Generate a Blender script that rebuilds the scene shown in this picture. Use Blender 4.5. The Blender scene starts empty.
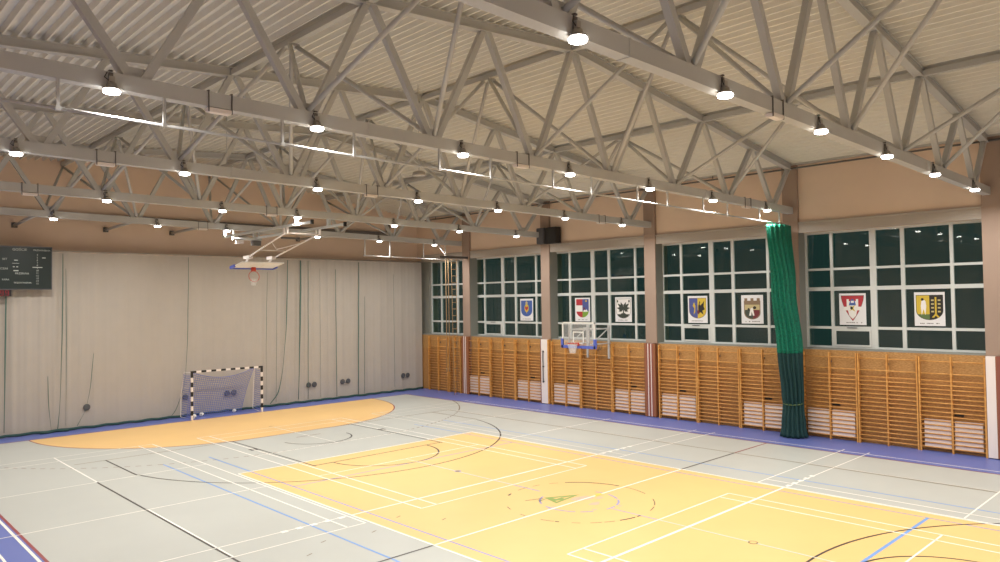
import bpy, bmesh, math, random
from mathutils import Vector, Matrix
random.seed(4)
SC = bpy.context.scene
COL = SC.collection
PI = math.pi

# ------------------------------------------------------------------ materials
def lin(r, g, b):
    def f(c):
        c /= 255.0
        return c / 12.92 if c <= 0.04045 else ((c + 0.055) / 1.055) ** 2.4
    return (f(r), f(g), f(b), 1.0)

def mat(name, rgb, rough=0.6, metal=0.0, noise=0.0, nscale=3.0, emit=None, es=0.0, spec=0.5, bump=0.0, bscale=60.0):
    m = bpy.data.materials.new(name)
    m.use_nodes = True
    nt = m.node_tree
    b = nt.nodes['Principled BSDF']
    c = lin(*rgb)
    b.inputs['Base Color'].default_value = c
    b.inputs['Roughness'].default_value = rough
    b.inputs['Metallic'].default_value = metal
    b.inputs['Specular IOR Level'].default_value = spec
    if noise > 0:
        tc = nt.nodes.new('ShaderNodeTexCoord')
        n = nt.nodes.new('ShaderNodeTexNoise')
        n.inputs['Scale'].default_value = nscale
        n.inputs['Detail'].default_value = 6
        r = nt.nodes.new('ShaderNodeMapRange')
        r.inputs['From Min'].default_value = 0.3
        r.inputs['From Max'].default_value = 0.7
        r.inputs['To Min'].default_value = 1 - noise
        r.inputs['To Max'].default_value = 1 + noise
        mx = nt.nodes.new('ShaderNodeMix')
        mx.data_type = 'RGBA'
        mx.blend_type = 'MULTIPLY'
        mx.inputs[0].default_value = 1.0
        mx.inputs[6].default_value = c
        nt.links.new(tc.outputs['Object'], n.inputs['Vector'])
        nt.links.new(n.outputs['Fac'], r.inputs['Value'])
        nt.links.new(r.outputs['Result'], mx.inputs[7])
        nt.links.new(mx.outputs[2], b.inputs['Base Color'])
    if bump > 0:
        tc = nt.nodes.new('ShaderNodeTexCoord')
        n = nt.nodes.new('ShaderNodeTexNoise')
        n.inputs['Scale'].default_value = bscale
        bp = nt.nodes.new('ShaderNodeBump')
        bp.inputs['Strength'].default_value = bump
        bp.inputs['Distance'].default_value = 0.02
        nt.links.new(tc.outputs['Object'], n.inputs['Vector'])
        nt.links.new(n.outputs['Fac'], bp.inputs['Height'])
        nt.links.new(bp.outputs['Normal'], b.inputs['Normal'])
    if emit:
        b.inputs['Emission Color'].default_value = lin(*emit)
        b.inputs['Emission Strength'].default_value = es
    return m

def wood_mat(name, rgb, rgb2, rough=0.5, scale=(1, 1, 14)):
    m = mat(name, rgb, rough)
    nt = m.node_tree
    b = nt.nodes['Principled BSDF']
    tc = nt.nodes.new('ShaderNodeTexCoord')
    mp = nt.nodes.new('ShaderNodeMapping')
    mp.inputs['Scale'].default_value = scale
    n = nt.nodes.new('ShaderNodeTexNoise')
    n.inputs['Scale'].default_value = 2.5
    n.inputs['Detail'].default_value = 8
    cr = nt.nodes.new('ShaderNodeValToRGB')
    cr.color_ramp.elements[0].position = 0.35
    cr.color_ramp.elements[0].color = lin(*rgb2)
    cr.color_ramp.elements[1].position = 0.65
    cr.color_ramp.elements[1].color = lin(*rgb)
    nt.links.new(tc.outputs['Object'], mp.inputs['Vector'])
    nt.links.new(mp.outputs['Vector'], n.inputs['Vector'])
    nt.links.new(n.outputs['Fac'], cr.inputs['Fac'])
    nt.links.new(cr.outputs['Color'], b.inputs['Base Color'])
    return m

def net_mat(name, rgb, cell, thick, frac_alpha=None):
    """knotted net: cord where a square lattice says so, holes elsewhere"""
    m = mat(name, rgb, 0.8)
    nt = m.node_tree
    b = nt.nodes['Principled BSDF']
    out = nt.nodes['Material Output']
    tr = nt.nodes.new('ShaderNodeBsdfTransparent')
    mix = nt.nodes.new('ShaderNodeMixShader')
    uv = nt.nodes.new('ShaderNodeTexCoord')
    sep = nt.nodes.new('ShaderNodeSeparateXYZ')
    nt.links.new(uv.outputs['UV'], sep.inputs['Vector'])
    outs = []
    for ax in ('X', 'Y'):
        d = nt.nodes.new('ShaderNodeMath'); d.operation = 'DIVIDE'; d.inputs[1].default_value = cell
        f = nt.nodes.new('ShaderNodeMath'); f.operation = 'FRACT'
        l = nt.nodes.new('ShaderNodeMath'); l.operation = 'LESS_THAN'; l.inputs[1].default_value = thick / cell
        nt.links.new(sep.outputs[ax], d.inputs[0])
        nt.links.new(d.outputs[0], f.inputs[0])
        nt.links.new(f.outputs[0], l.inputs[0])
        outs.append(l)
    mx = nt.nodes.new('ShaderNodeMath'); mx.operation = 'MAXIMUM'
    nt.links.new(outs[0].outputs[0], mx.inputs[0])
    nt.links.new(outs[1].outputs[0], mx.inputs[1])
    nt.links.new(mx.outputs[0], mix.inputs[0])
    nt.links.new(tr.outputs[0], mix.inputs[1])
    nt.links.new(b.outputs[0], mix.inputs[2])
    nt.links.new(mix.outputs[0], out.inputs['Surface'])
    return m

M = {}
M['steel'] = mat('grey_painted_steel', (184, 184, 181), 0.5, noise=0.04, nscale=1.5)
M['steel_dark'] = mat('dark_steel', (96, 92, 88), 0.5)
M['deck'] = mat('cream_trapezoidal_sheet', (224, 222, 213), 0.55, noise=0.02)
M['wall'] = mat('beige_brown_plaster', (222, 199, 178), 0.85, noise=0.03, nscale=0.8, bump=0.1)
M['lintel'] = mat('pale_cream_plaster', (172, 163, 152), 0.8, noise=0.02)
M['niche'] = mat('grey_green_niche_plaster', (140, 142, 134), 0.8, noise=0.02)
M['pillar'] = mat('pinkish_beige_pillar_paint', (158, 137, 122), 0.8, noise=0.03, nscale=1.2)
M['f_grey'] = mat('pale_grey_sports_floor', (188, 191, 185), 0.38, noise=0.018, nscale=0.9, spec=0.4)
M['f_yellow'] = mat('yellow_sports_floor', (236, 196, 130), 0.38, noise=0.02, nscale=0.9, spec=0.4)
M['f_blue'] = mat('violet_blue_sports_floor', (102, 116, 184), 0.38, noise=0.02, nscale=0.9, spec=0.4)
M['l_white'] = mat('white_line_paint', (248, 246, 238), 0.4)
M['l_faint'] = mat('faded_white_line_paint', (226, 222, 212), 0.4)
M['l_soft'] = mat('soft_white_line_paint', (246, 243, 234), 0.4)
M['l_black'] = mat('black_line_paint', (62, 56, 52), 0.4, noise=0.1, nscale=2)
M['l_brown'] = mat('worn_dark_line_paint', (130, 112, 84), 0.4, noise=0.1, nscale=2)
M['l_red'] = mat('red_line_paint', (150, 56, 58), 0.4)
M['l_dash'] = mat('brown_dash_paint', (132, 104, 92), 0.4)
M['l_blue'] = mat('light_blue_line_paint', (118, 162, 224), 0.4)
M['l_lav'] = mat('lavender_line_paint', (156, 156, 200), 0.4)
M['l_green'] = mat('green_logo_paint', (140, 164, 84), 0.4)
M['wood'] = wood_mat('orange_varnished_wood', (216, 160, 86), (196, 136, 66), 0.45, (3, 3, 3))
M['panel'] = wood_mat('brown_wood_board', (192, 142, 84), (162, 114, 62), 0.6, (1, 5, 16))
M['plank'] = wood_mat('light_brown_plywood', (196, 152, 94), (166, 120, 66), 0.6, (1, 5, 14))
M['white'] = mat('white_enamel', (232, 224, 218), 0.4)
M['pinkwhite'] = mat('off_white_board', (240, 228, 222), 0.5)
M['alu'] = mat('white_window_profile', (206, 210, 208), 0.4)
M['black'] = mat('black_plastic', (30, 28, 28), 0.5)
M['rail'] = mat('galvanised_rail', (225, 225, 222), 0.25, metal=0.85)
M['lamp_body'] = mat('grey_lamp_housing', (160, 156, 150), 0.4, metal=0.2)
M['lens'] = mat('lit_lamp_lens', (255, 255, 255), 0.3, emit=(255, 250, 242), es=20.0)
M['curtain'] = mat('grey_beige_wall_fabric', (184, 176, 166), 0.9, noise=0.02, nscale=2)
M['netcord'] = mat('dark_green_net_cord', (84, 112, 102), 0.8)
M['hem'] = mat('dark_green_hem', (44, 76, 72), 0.8)
M['socket'] = mat('dark_grey_socket_cover', (84, 84, 88), 0.5)
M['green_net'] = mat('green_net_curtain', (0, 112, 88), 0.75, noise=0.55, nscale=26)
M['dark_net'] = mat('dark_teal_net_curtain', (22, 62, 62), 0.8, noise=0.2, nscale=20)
M['rope'] = mat('hemp_rope', (160, 130, 92), 0.9)
M['redpad'] = mat('dull_red_padding', (140, 80, 64), 0.6)
M['brownpad'] = mat('brown_padding', (146, 92, 58), 0.6)
M['whitepad'] = mat('white_padding', (236, 226, 220), 0.6)
M['ballw'] = mat('white_ball', (232, 232, 230), 0.4)
M['blue'] = mat('blue_padding', (88, 106, 196), 0.5)
M['orange'] = mat('orange_red_rim', (196, 60, 40), 0.4)
M['board_white'] = mat('white_backboard', (236, 234, 228), 0.35)
M['ply'] = mat('backboard_rear_panel', (244, 246, 246), 0.5)
M['netw'] = net_mat('white_hoop_net', (230, 230, 230), 0.06, 0.010)
M['goalnet'] = net_mat('blue_goal_net', (112, 124, 190), 0.10, 0.020)
M['sb'] = mat('dark_green_scoreboard_face', (18, 36, 35), 0.4)
M['txt'] = mat('pale_board_lettering', (190, 196, 190), 0.6)
M['led'] = mat('red_led_display', (120, 20, 30), 0.5, emit=(230, 30, 50), es=0.25)
M['paper'] = mat('white_poster_paper', (226, 226, 228), 0.5)
for n_, c_ in dict(p_blue=(64, 92, 160), p_red=(174, 48, 58), p_yellow=(206, 178, 60), p_green=(120, 160, 60), p_dkgreen=(58, 66, 56), p_black=(34, 32, 30),
                   p_white=(232, 230, 226), p_brown=(130, 108, 84), p_grey=(104, 100, 96), p_pale=(190, 176, 130), p_indigo=(74, 84, 146), p_wine=(112, 40, 48), p_lawn=(88, 112, 66)).items():
    M[n_] = mat('print_' + n_[2:], c_, 0.5)

def glass_mat():
    m = bpy.data.materials.new('window_glass'); m.use_nodes = True
    nt = m.node_tree
    for n in list(nt.nodes): nt.nodes.remove(n)
    out = nt.nodes.new('ShaderNodeOutputMaterial')
    g = nt.nodes.new('ShaderNodeBsdfGlossy'); g.inputs['Roughness'].default_value = 0.02
    t = nt.nodes.new('ShaderNodeBsdfTransparent'); t.inputs[0].default_value = (0.75, 0.85, 0.82, 1)
    f = nt.nodes.new('ShaderNodeFresnel'); f.inputs[0].default_value = 1.7
    mx = nt.nodes.new('ShaderNodeMixShader')
    ge = nt.nodes.new('ShaderNodeNewGeometry'); iv = nt.nodes.new('ShaderNodeMath'); iv.operation = 'SUBTRACT'; iv.inputs[0].default_value = 1.0; mu = nt.nodes.new('ShaderNodeMath'); mu.operation = 'MULTIPLY'
    nt.links.new(ge.outputs['Backfacing'], iv.inputs[1]); nt.links.new(f.outputs[0], mu.inputs[0]); nt.links.new(iv.outputs[0], mu.inputs[1])
    nt.links.new(mu.outputs[0], mx.inputs[0]); nt.links.new(t.outputs[0], mx.inputs[1]); nt.links.new(g.outputs[0], mx.inputs[2])
    nt.links.new(mx.outputs[0], out.inputs[0])
    return m
M['glass'] = glass_mat()
def acrylic():
    m = bpy.data.materials.new('clear_acrylic'); m.use_nodes = True
    nt = m.node_tree
    b = nt.nodes['Principled BSDF']; out = nt.nodes['Material Output']
    b.inputs['Base Color'].default_value = (0.8, 0.8, 0.8, 1); b.inputs['Roughness'].default_value = 0.05
    t = nt.nodes.new('ShaderNodeBsdfTransparent'); mx = nt.nodes.new('ShaderNodeMixShader'); mx.inputs[0].default_value = 0.16
    nt.links.new(t.outputs[0], mx.inputs[1]); nt.links.new(b.outputs[0], mx.inputs[2]); nt.links.new(mx.outputs[0], out.inputs['Surface'])
    return m
M['acrylic'] = acrylic()
def sheer(name, rgb, cover):
    m = mat(name, rgb, .8); nt = m.node_tree; b = nt.nodes['Principled BSDF']; out = nt.nodes['Material Output']
    t = nt.nodes.new('ShaderNodeBsdfTransparent'); mx = nt.nodes.new('ShaderNodeMixShader'); mx.inputs[0].default_value = cover
    nt.links.new(t.outputs[0], mx.inputs[1]); nt.links.new(b.outputs[0], mx.inputs[2]); nt.links.new(mx.outputs[0], out.inputs['Surface'])
    return m

# ------------------------------------------------------------------ mesh helpers
class MB:
    def __init__(s):
        s.bm = bmesh.new(); s.mats = []; s.uv = s.bm.loops.layers.uv.new('UVMap')
    def mi(s, m):
        if m not in s.mats: s.mats.append(m)
        return s.mats.index(m)
    def face(s, pts, m, uvs=None, smooth=False):
        vs = [s.bm.verts.new(p) for p in pts]
        f = s.bm.faces.new(vs); f.material_index = s.mi(m); f.smooth = smooth
        if uvs:
            for l, u in zip(f.loops, uvs): l[s.uv].uv = u
        return f
    def hexa(s, a, b, m):
        """a, b: two quads (4 points each)"""
        va = [s.bm.verts.new(p) for p in a]; vb = [s.bm.verts.new(p) for p in b]
        k = s.mi(m); n = len(va)
        fs = [s.bm.faces.new(va[::-1]), s.bm.faces.new(vb)]
        for i in range(n): fs.append(s.bm.faces.new([va[i], va[(i + 1) % n], vb[(i + 1) % n], vb[i]]))
        for f in fs: f.material_index = k
        return fs
    def box(s, x0, x1, y0, y1, z0, z1, m):
        return s.hexa([(x0, y0, z0), (x1, y0, z0), (x1, y1, z0), (x0, y1, z0)], [(x0, y0, z1), (x1, y0, z1), (x1, y1, z1), (x0, y1, z1)], m)
    def beam(s, p, q, w, h, m, up=(0, 0, 1)):
        p = Vector(p); q = Vector(q); d = (q - p).normalized(); u = Vector(up)
        if abs(d.dot(u)) > 0.98: u = Vector((0, 1, 0))
        r = d.cross(u).normalized(); u = r.cross(d)
        o = [(-w / 2, -h / 2), (w / 2, -h / 2), (w / 2, h / 2), (-w / 2, h / 2)]
        return s.hexa([p + r * a + u * b for a, b in o], [q + r * a + u * b for a, b in o], m)
    def tube(s, pts, rad, m, n=8, cap=True, closed=False):
        pts = [Vector(p) for p in pts]; k = s.mi(m); rings = []
        N = len(pts); prev = None
        for i, p in enumerate(pts):
            if closed: d = pts[(i + 1) % N] - pts[i - 1]
            else: d = pts[min(i + 1, N - 1)] - pts[max(i - 1, 0)]
            d.normalize()
            if prev is None:
                u = Vector((0, 0, 1)) if abs(d.z) < 0.9 else Vector((1, 0, 0))
            else: u = prev
            r = d.cross(u).normalized(); u = r.cross(d).normalized(); prev = u
            rr = rad[i] if isinstance(rad, (list, tuple)) else rad
            rings.append([s.bm.verts.new(p + (r * math.cos(t) + u * math.sin(t)) * rr) for t in [2 * PI * j / n for j in range(n)]])
        for i in range(N if closed else N - 1):
            A = rings[i]; B = rings[(i + 1) % N]
            for j in range(n):
                f = s.bm.faces.new([A[j], A[(j + 1) % n], B[(j + 1) % n], B[j]]); f.material_index = k; f.smooth = True
        if cap and not closed:
            for R_ in (rings[0], rings[-1][::-1]):
                f = s.bm.faces.new(R_); f.material_index = k
    def lathe(s, prof, c, m, n=16, axis='z'):
        k = s.mi(m); rings = []
        for r, h in prof:
            ring = []
            for j in range(n):
                t = 2 * PI * j / n; a, b = r * math.cos(t), r * math.sin(t)
                v = {'z': (a, b, h), 'x': (h, a, b), 'y': (a, h, b)}[axis]
                ring.append(s.bm.verts.new((c[0] + v[0], c[1] + v[1], c[2] + v[2])))
            rings.append(ring)
        for A, B in zip(rings, rings[1:]):
            for j in range(n):
                f = s.bm.faces.new([A[j], A[(j + 1) % n], B[(j + 1) % n], B[j]]); f.material_index = k; f.smooth = True
        for R_ in (rings[0][::-1], rings[-1]):
            f = s.bm.faces.new(R_); f.material_index = k
    def ball(s, c, r, m, sub=2):
        res = bmesh.ops.create_icosphere(s.bm, subdivisions=sub, radius=r, matrix=Matrix.Translation(c))
        k = s.mi(m)
        for v in res['verts']:
            for f in v.link_faces: f.material_index = k; f.smooth = True
    def grid(s, fn, nu, nv, m, uvfn=None, smooth=True):
        k = s.mi(m)
        V = [[s.bm.verts.new(fn(i / nu, j / nv)) for j in range(nv + 1)] for i in range(nu + 1)]
        for i in range(nu):
            for j in range(nv):
                f = s.bm.faces.new([V[i][j], V[i + 1][j], V[i + 1][j + 1], V[i][j + 1]]); f.material_index = k; f.smooth = smooth
                if uvfn:
                    for l, (a, b) in zip(f.loops, [(i, j), (i + 1, j), (i + 1, j + 1), (i, j + 1)]): l[s.uv].uv = uvfn(a / nu, b / nv)
    def bevel(s, w=0.01):
        bmesh.ops.bevel(s.bm, geom=s.bm.edges[:], offset=w, segments=2, affect='EDGES')
    def build(s, name, parent=None, normals=True):
        if normals: bmesh.ops.recalc_face_normals(s.bm, faces=s.bm.faces)
        if parent is not None:
            o_ = world(parent)
            for v in s.bm.verts: v.co -= o_
        me = bpy.data.meshes.new(name); s.bm.to_mesh(me); s.bm.free()
        for m in s.mats: me.materials.append(m)
        o = bpy.data.objects.new(name, me); COL.objects.link(o)
        if parent is not None: o.parent = parent
        return o

def world(o):
    v = Vector(o.location)
    while o.parent is not None:
        o = o.parent; v += Vector(o.location)
    return v
def tag(o, label=None, cat=None, group=None, kind=None):
    if label: o['label'] = label
    if cat: o['category'] = cat
    if group: o['group'] = group
    if kind: o['kind'] = kind
    return o
def empty(name, loc, label, cat, group=None):
    o = bpy.data.objects.new(name, None); COL.objects.link(o); o.location = loc; o.empty_display_size = 0.2
    return tag(o, label, cat, group)
def copy_tree(o, parent=None):
    c = o.copy(); COL.objects.link(c); c.parent = parent
    for ch in list(o.children): copy_tree(ch, c)
    return c
def one(name, mb, label, cat, group=None):
    """single-mesh thing with its origin at its base"""
    lo = [min(v.co[i] for v in mb.bm.verts) for i in range(3)]; hi = [max(v.co[i] for v in mb.bm.verts) for i in range(3)]
    c = Vector(((lo[0] + hi[0]) / 2, (lo[1] + hi[1]) / 2, lo[2]))
    for v in mb.bm.verts: v.co -= c
    o = mb.build(name); o.location = c
    return tag(o, label, cat, group)
def struct(name, mb):
    return tag(mb.build(name), kind='structure')

XW = 11.95        # face of the lower wall under the windows
XG = 12.42        # window plane
XL, YN, YF = -16.0, -16.0, 22.0
PIL = [17.6, 11.92, 6.02, 0.02, -6.12, -12.1]

# ------------------------------------------------------------------ floor with its painted courts (one mesh)
F = MB()
def quad(x0, x1, y0, y1, z, m): F.face([(x0, y0, z), (x1, y0, z), (x1, y1, z), (x0, y1, z)], m)
F.face([(XL, YN, 0), (XW, YN, 0), (XW, YF, 0), (XL, YF, 0)], M['f_grey'])
quad(9.7, XW, YN, YF, .0010, M['f_blue']); quad(XL, -10.25, YN, YF, .0010, M['f_blue']); quad(-10.2, 9.7, 20, YF, .0010, M['f_blue'])
quad(-4.5, 4.5, -9, 9, .0010, M['f_yellow'])
def dpoly(r, z, m, n=24):
    pts = [(-1.5 + r * math.cos(t), 20 - r * math.sin(t)) for t in [PI - PI / 2 * i / n for i in range(n + 1)]]
    pts += [(1.5 + r * math.cos(t), 20 - r * math.sin(t)) for t in [PI / 2 - PI / 2 * i / n for i in range(n + 1)]]
    return [(x, y, z) for x, y in pts]
F.face(dpoly(6, .0012, None), M['f_yellow'])
def ln(x0, y0, x1, y1, w, z, m):
    d = Vector((x1 - x0, y1 - y0)).normalized(); n = Vector((-d.y, d.x)) * w / 2
    F.face([(x0 + n.x, y0 + n.y, z), (x0 - n.x, y0 - n.y, z), (x1 - n.x, y1 - n.y, z), (x1 + n.x, y1 + n.y, z)], m)
def arc(cx, cy, r, a0, a1, w, z, m, n=None):
    n = n or max(6, int(abs(a1 - a0) * r * 4))
    for i in range(n):
        t0 = math.radians(a0) + math.radians(a1 - a0) * i / n; t1 = math.radians(a0) + math.radians(a1 - a0) * (i + 1) / n
        P = lambda rr, t: (cx + rr * math.cos(t), cy + rr * math.sin(t), z)
        F.face([P(r - w / 2, t0), P(r + w / 2, t0), P(r + w / 2, t1), P(r - w / 2, t1)], m)
def dashes(x0, y0, x1, y1, on, off, w, z, m):
    L = math.hypot(x1 - x0, y1 - y0); t = 0
    while t < L:
        a, b = t / L, min(t + on, L) / L
        ln(x0 + (x1 - x0) * a, y0 + (y1 - y0) * a, x0 + (x1 - x0) * b, y0 + (y1 - y0) * b, w, z, m); t += on + off
W0 = M['l_white']
Z1, Z2, Z3, Z4 = .0018, .0026, .0034, .0042
# handball: red side and goal lines, goal area, dashed free-throw line
ln(9.66, YN, 9.66, 20, .05, Z2, M['l_red']); ln(10.02, -15.7, 10.02, 15.7, .045, Z3, W0); ln(-10.26, YN, -10.26, 20, .06, Z2, M['l_red']); ln(-10.2, 20, 9.7, 20, .05, Z2, M['l_red'])
for c, s in ((-1.5, 180), (1.5, 270)): arc(c, 20, 6, s, s + 90, .05, Z2, M['l_red'])
ln(-1.5, 14, 1.5, 14, .05, Z2, M['l_red'])
for c, s0, s1 in ((-1.5, 204.3, 270), (1.5, 270, 335.7)):
    t = s0
    while t < s1:
        solid = c > 0 and t > 312
        arc(c, 20, 9, t, min(s1, t + (1.0 if not solid else 2.0)), .05, Z2, M['l_dash'] if not solid else M['l_brown'], 2); t += 2.0
dashes(-1.5, 11, 1.5, 11, .15, .17, .05, Z2, M['l_dash'])
ln(-.5, 13, .5, 13, .05, Z2, M['l_dash']); ln(-.08, 16, .08, 16, .05, Z2, M['l_dash'])
# basketball
K = M['l_black']; KB = M['l_brown']
ln(-7.67, YN, -7.67, 11, .05, Z1, K); ln(7.53, -14, 7.53, 14, .05, Z1, KB)
for sgn in (1, -1):
    yb = 12.425 * sgn
    a = 12.0
    if sgn > 0:
        arc(0, yb, 6.7, 180 + a, 360 - a, .05, Z2, K)
        ln(-6.6, 11.05, -6.6, 14, .05, Z2, K); ln(6.6, 11.05, 6.6, 14, .05, Z2, KB)
        ln(-7.5, 14, 7.5, 14, .05, Z1, KB)
    else:
        arc(0, yb, 6.7, a, 180 - a, .05, Z2, K); ln(6.6, -14, 6.6, yb + 1.4, .05, Z2, K)
    for x in (-2.45, 2.45): ln(x, 14 * sgn, x, 8.2 * sgn, .05, Z2, K)
    ln(-2.45, 8.3 * sgn, 2.45, 8.3 * sgn, .05, Z2, K)
    arc(0, 8.25 * sgn, 1.8, 180 if sgn > 0 else 0, 360 if sgn > 0 else 180, .05, Z2, K)
    if sgn > 0: arc(0, 8.25, 1.8, 318, 360, .055, Z3, K)
    arc(0, yb, 1.25, (180 if sgn > 0 else 0), (360 if sgn > 0 else 180), .05, Z2, K)
    for x in (-2.6, 2.6): ln(x - .12, 12.05 * sgn, x + .12, 12.05 * sgn, .3, Z2, K)
ln(-7.55, 0, -4.5, 0, .05, Z2, K); ln(4.5, 0, 7.53, 0, .05, Z2, K); ln(7.53, 0, 9.7, 0, .05, Z2, M['l_red'])
for a0, a1, m in ((5, 52, K), (75, 82, KB), (88, 100, KB), (112, 118, K), (150, 158, KB), (172, 178, KB), (192, 202, KB), (203, 206, K), (215, 221, KB), (228, 236, KB), (238, 246, KB),
                  (250, 264, K), (266, 270, K), (285, 296, KB), (300, 318, KB), (334, 360, KB), (58, 66, KB)):
    arc(0, 0, 1.8, a0 if a0 else 0, a1, .05 if m is K else .03, Z2, m)
# volleyball: white edge, attack lines with dashed ends
W = M['l_white']
for x in (-4.5, 4.5): ln(x, -9, x, 9, .05, Z3, W)
for y in (-9, 9): ln(-4.5, y, 4.5, y, .05, Z3, W)
ln(-4.5, 0, 4.5, 0, .05, Z3, W)
for y in (3.02, -3.02):
    ln(-4.5, y, 4.5, y, .055, Z4, W)
    for s in (-1, 1):
        for k in range(5): ln(s * (4.7 + .35 * k), y, s * (4.85 + .35 * k), y, .13, Z4, W)
# three cross badminton courts, on both halves
for cx in (-7.66, 0, 7.62):
    for sg in (1, -1):
        W2 = M['l_soft']; wm = W2 if not (cx > 0 and sg > 0) else M['l_faint']
        y0, y1 = 2.28 * sg, 15.7 * sg
        for dx in (3.05, 2.59):
            for s in (-1, 1):
                if abs(cx + s * dx) < 10.0: ln(cx + s * dx, y0, cx + s * dx, y1, .046, Z3, wm)
        for yy in (2.28, 3.04, 7.02, 10.98, 14.94, 15.7): ln(cx - 3.05, yy * sg, min(cx + 3.05, 10.3), yy * sg, .04, Z3, W2 if yy in (2.28, 3.04, 7.02) else wm)
        if cx < 0:
            ln(cx + .035, y0, cx + .035, 7.02 * sg, .045, Z3, W); ln(cx, 10.98 * sg, cx, y1, .05, Z3, W)
        else:
            ln(cx, y0, cx, 7.02 * sg, .035, Z3, M['l_faint']); ln(cx, 10.98 * sg, cx, y1, .035, Z3, wm)
# tennis: blue lines
for x in (-5.55, 5.55): ln(x, -11.9, x, 12.0, .05, Z1, M['l_blue'])
for x in (-4.12, 4.12): ln(x, -11.9, x, 12.0, .05, Z1, M['l_lav'])
for x in (-4.12, 4.12):
    for s in (1, -1): ln(x, 9 * s, x, 12 * s, .05, Z2, M['l_blue'])
ln(-4.12, 6.45, 4.12, 6.45, .05, Z1, M['l_lav']); ln(-4.12, -6.45, 4.12, -6.45, .07, Z2, M['l_blue']); ln(0, 6.4, 0, 1.3, .05, Z1, M['l_lav']); ln(0.0, -1.0, 0, -6.45, .04, Z1, M['l_lav'])
# blue border white guide lines
ln(-10.36, YN, -10.36, 15, .06, Z3, W); ln(-10.84, YN, -10.84, 9, .05, Z3, W)
for x in (-2.1, 2.1):   # gate marks by the blue zone
    ln(-10.2, -YN * 0 + 17.5, -10.2, 17.6, .05, Z2, W)
# worn emblem in the centre circle
G = M['l_green']
def tri(a, b, c, m, z): F.face([(a[0], a[1], z), (b[0], b[1], z), (c[0], c[1], z)], m)
tri((-.38, .80), (-.56, .24), (.44, .36), G, Z2); tri((-.28, .62), (-.26, .50), (.02, .50), M['f_yellow'], Z3); tri((-.1, .46), (-.12, .36), (.2, .40), M['f_yellow'], Z3)
tri((-.42, .40), (-.45, .32), (-.26, .36), M['f_yellow'], Z3); tri((-.7, .72), (-.72, .64), (-.35, .70), G, Z2); ln(-.9, .95, -.45, .78, .04, Z2, KB)
L_ = M['l_lav']; LF = mat('faint_lavender_stain', (206, 184, 160), .4)
for a0, a1 in ((110, 150), (165, 215), (222, 240), (262, 282), (288, 318), (324, 350), (2, 14)): arc(0, 0, .95, a0, a1, .05, Z2, L_)
for cx, cy, r in ((.15, .1, .22), (.35, -.05, .12), (-.35, -.75, .07), (.3, -1.0, .05), (-.9, .05, .12), (.05, -.45, .14), (.55, -.2, .1)):
    F.face([(cx + r * (0.8 + .3 * math.sin(3 * t + cx * 9)) * math.cos(t) * 1.5, cy + r * .7 * math.sin(t), Z1) for t in [2 * PI * i / 12 for i in range(12)]], LF)
ln(.62, 0, .88, 0, .08, .0048, mat('bright_yellow_tape', (246, 214, 70), .4))
# net-post sleeves and scuffs
for x, y in ((0.02, 4.55), (0.0, -4.5)):
    F.face([(x + .10 * math.cos(t), y + .10 * math.sin(t), .0046) for t in [2 * PI * i / 16 for i in range(16)]], M['l_lav'] if y > 0 else KB)
    F.face([(x + .07 * math.cos(t), y + .07 * math.sin(t), .0052) for t in [2 * PI * i / 16 for i in range(16)]], KB if y > 0 else M['f_yellow'])
for x, y in ((-3.9, 2.1), (-3.3, 1.2), (-4.9, 1.6), (-6.0, 1.8), (-6.6, 1.3)): ln(x, y, x + .14, y + .05, .03, Z2, KB)
struct('floor', F)

# ------------------------------------------------------------------ roof geometry
def zt(x):  return 8.2 - 0.0125 * x                      # top of the bottom chords
def zr(x):  return (10.98 - 0.135 * x) if x > 0 else (10.98 + 0.070 * x)   # underside of the top chords
CH = 0.22                                                # depth of the top chord
# ceiling: trapezoidal sheet, ribs running along the hall
D = MB(); pitch = 0.26; prof = []
x = XL
while x < 12.7:
    prof += [(x, 0.0), (x + .038, 0.0), (x + .07, .13), (x + .228, .13)]; x += pitch
prof = [(min(a, 12.75), b) for a, b in prof if a < 12.75]
if True:
    ys = [YN] + [YN + 2.0 * i for i in range(1, 19)] + [YF]
    k = D.mi(M['deck'])
    rows = [[D.bm.verts.new((a, y, zr(a) + CH + b)) for a, b in prof] for y in ys]
    for A, B in zip(rows, rows[1:]):
        for i in range(len(prof) - 1):
            f = D.bm.faces.new([A[i], B[i], B[i + 1], A[i + 1]]); f.material_index = k
struct('ceiling', D)

# ------------------------------------------------------------------ walls
w = MB()
w.box(XW, 12.9, YN, YF, 0, 3.02, M['plank'])
w.box(XW - .004, 12.9, YN, YF, 3.02, 3.06, M['niche'])
w.box(11.99, 12.9, YN, YF, 7.14, 9.75, M['wall'])
w.box(12.6, 12.72, YN, YF, 3.06, 3.10, M['niche'])
w.box(12.3, 12.9, 21.22, YF, 3.06, 7.14, M['niche'])
struct('wall_right', w)
for k, y in enumerate(PIL):
    p = MB()
    p.box(11.86, 12.75, y - .27, y + .27, 3.04, 9.72, M['pillar'])
    # grey-green painted flanks inside the window niche
    p.box(11.9, 12.74, y - .275, y + .275, 3.06, 7.13, M['niche'])
    p.box(11.855, 11.91, y - .272, y + .272, 3.04, 9.72, M['pillar'])
    p.box(11.87, 12.1, y - .26, y + .26, 0, 3.04, M['pillar'])
    o = struct('pillar', p)
t = MB()
for a, b in zip(PIL, PIL[1:]): t.box(11.93, 12.02, b + .27, a - .27, 7.12, 7.5, M['lintel']); t.box(11.89, 12.02, b + .27, a - .27, 7.44, 7.5, M['lintel'])
t.box(11.93, 12.02, 17.87, 21.5, 7.12, 7.5, M['lintel'])
struct('trim_1', t)
t = MB(); t.beam((11.9, YN, 9.62), (11.9, YF - .05, 9.62), .12, .16, M['steel']); struct('trim_2', t)
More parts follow.
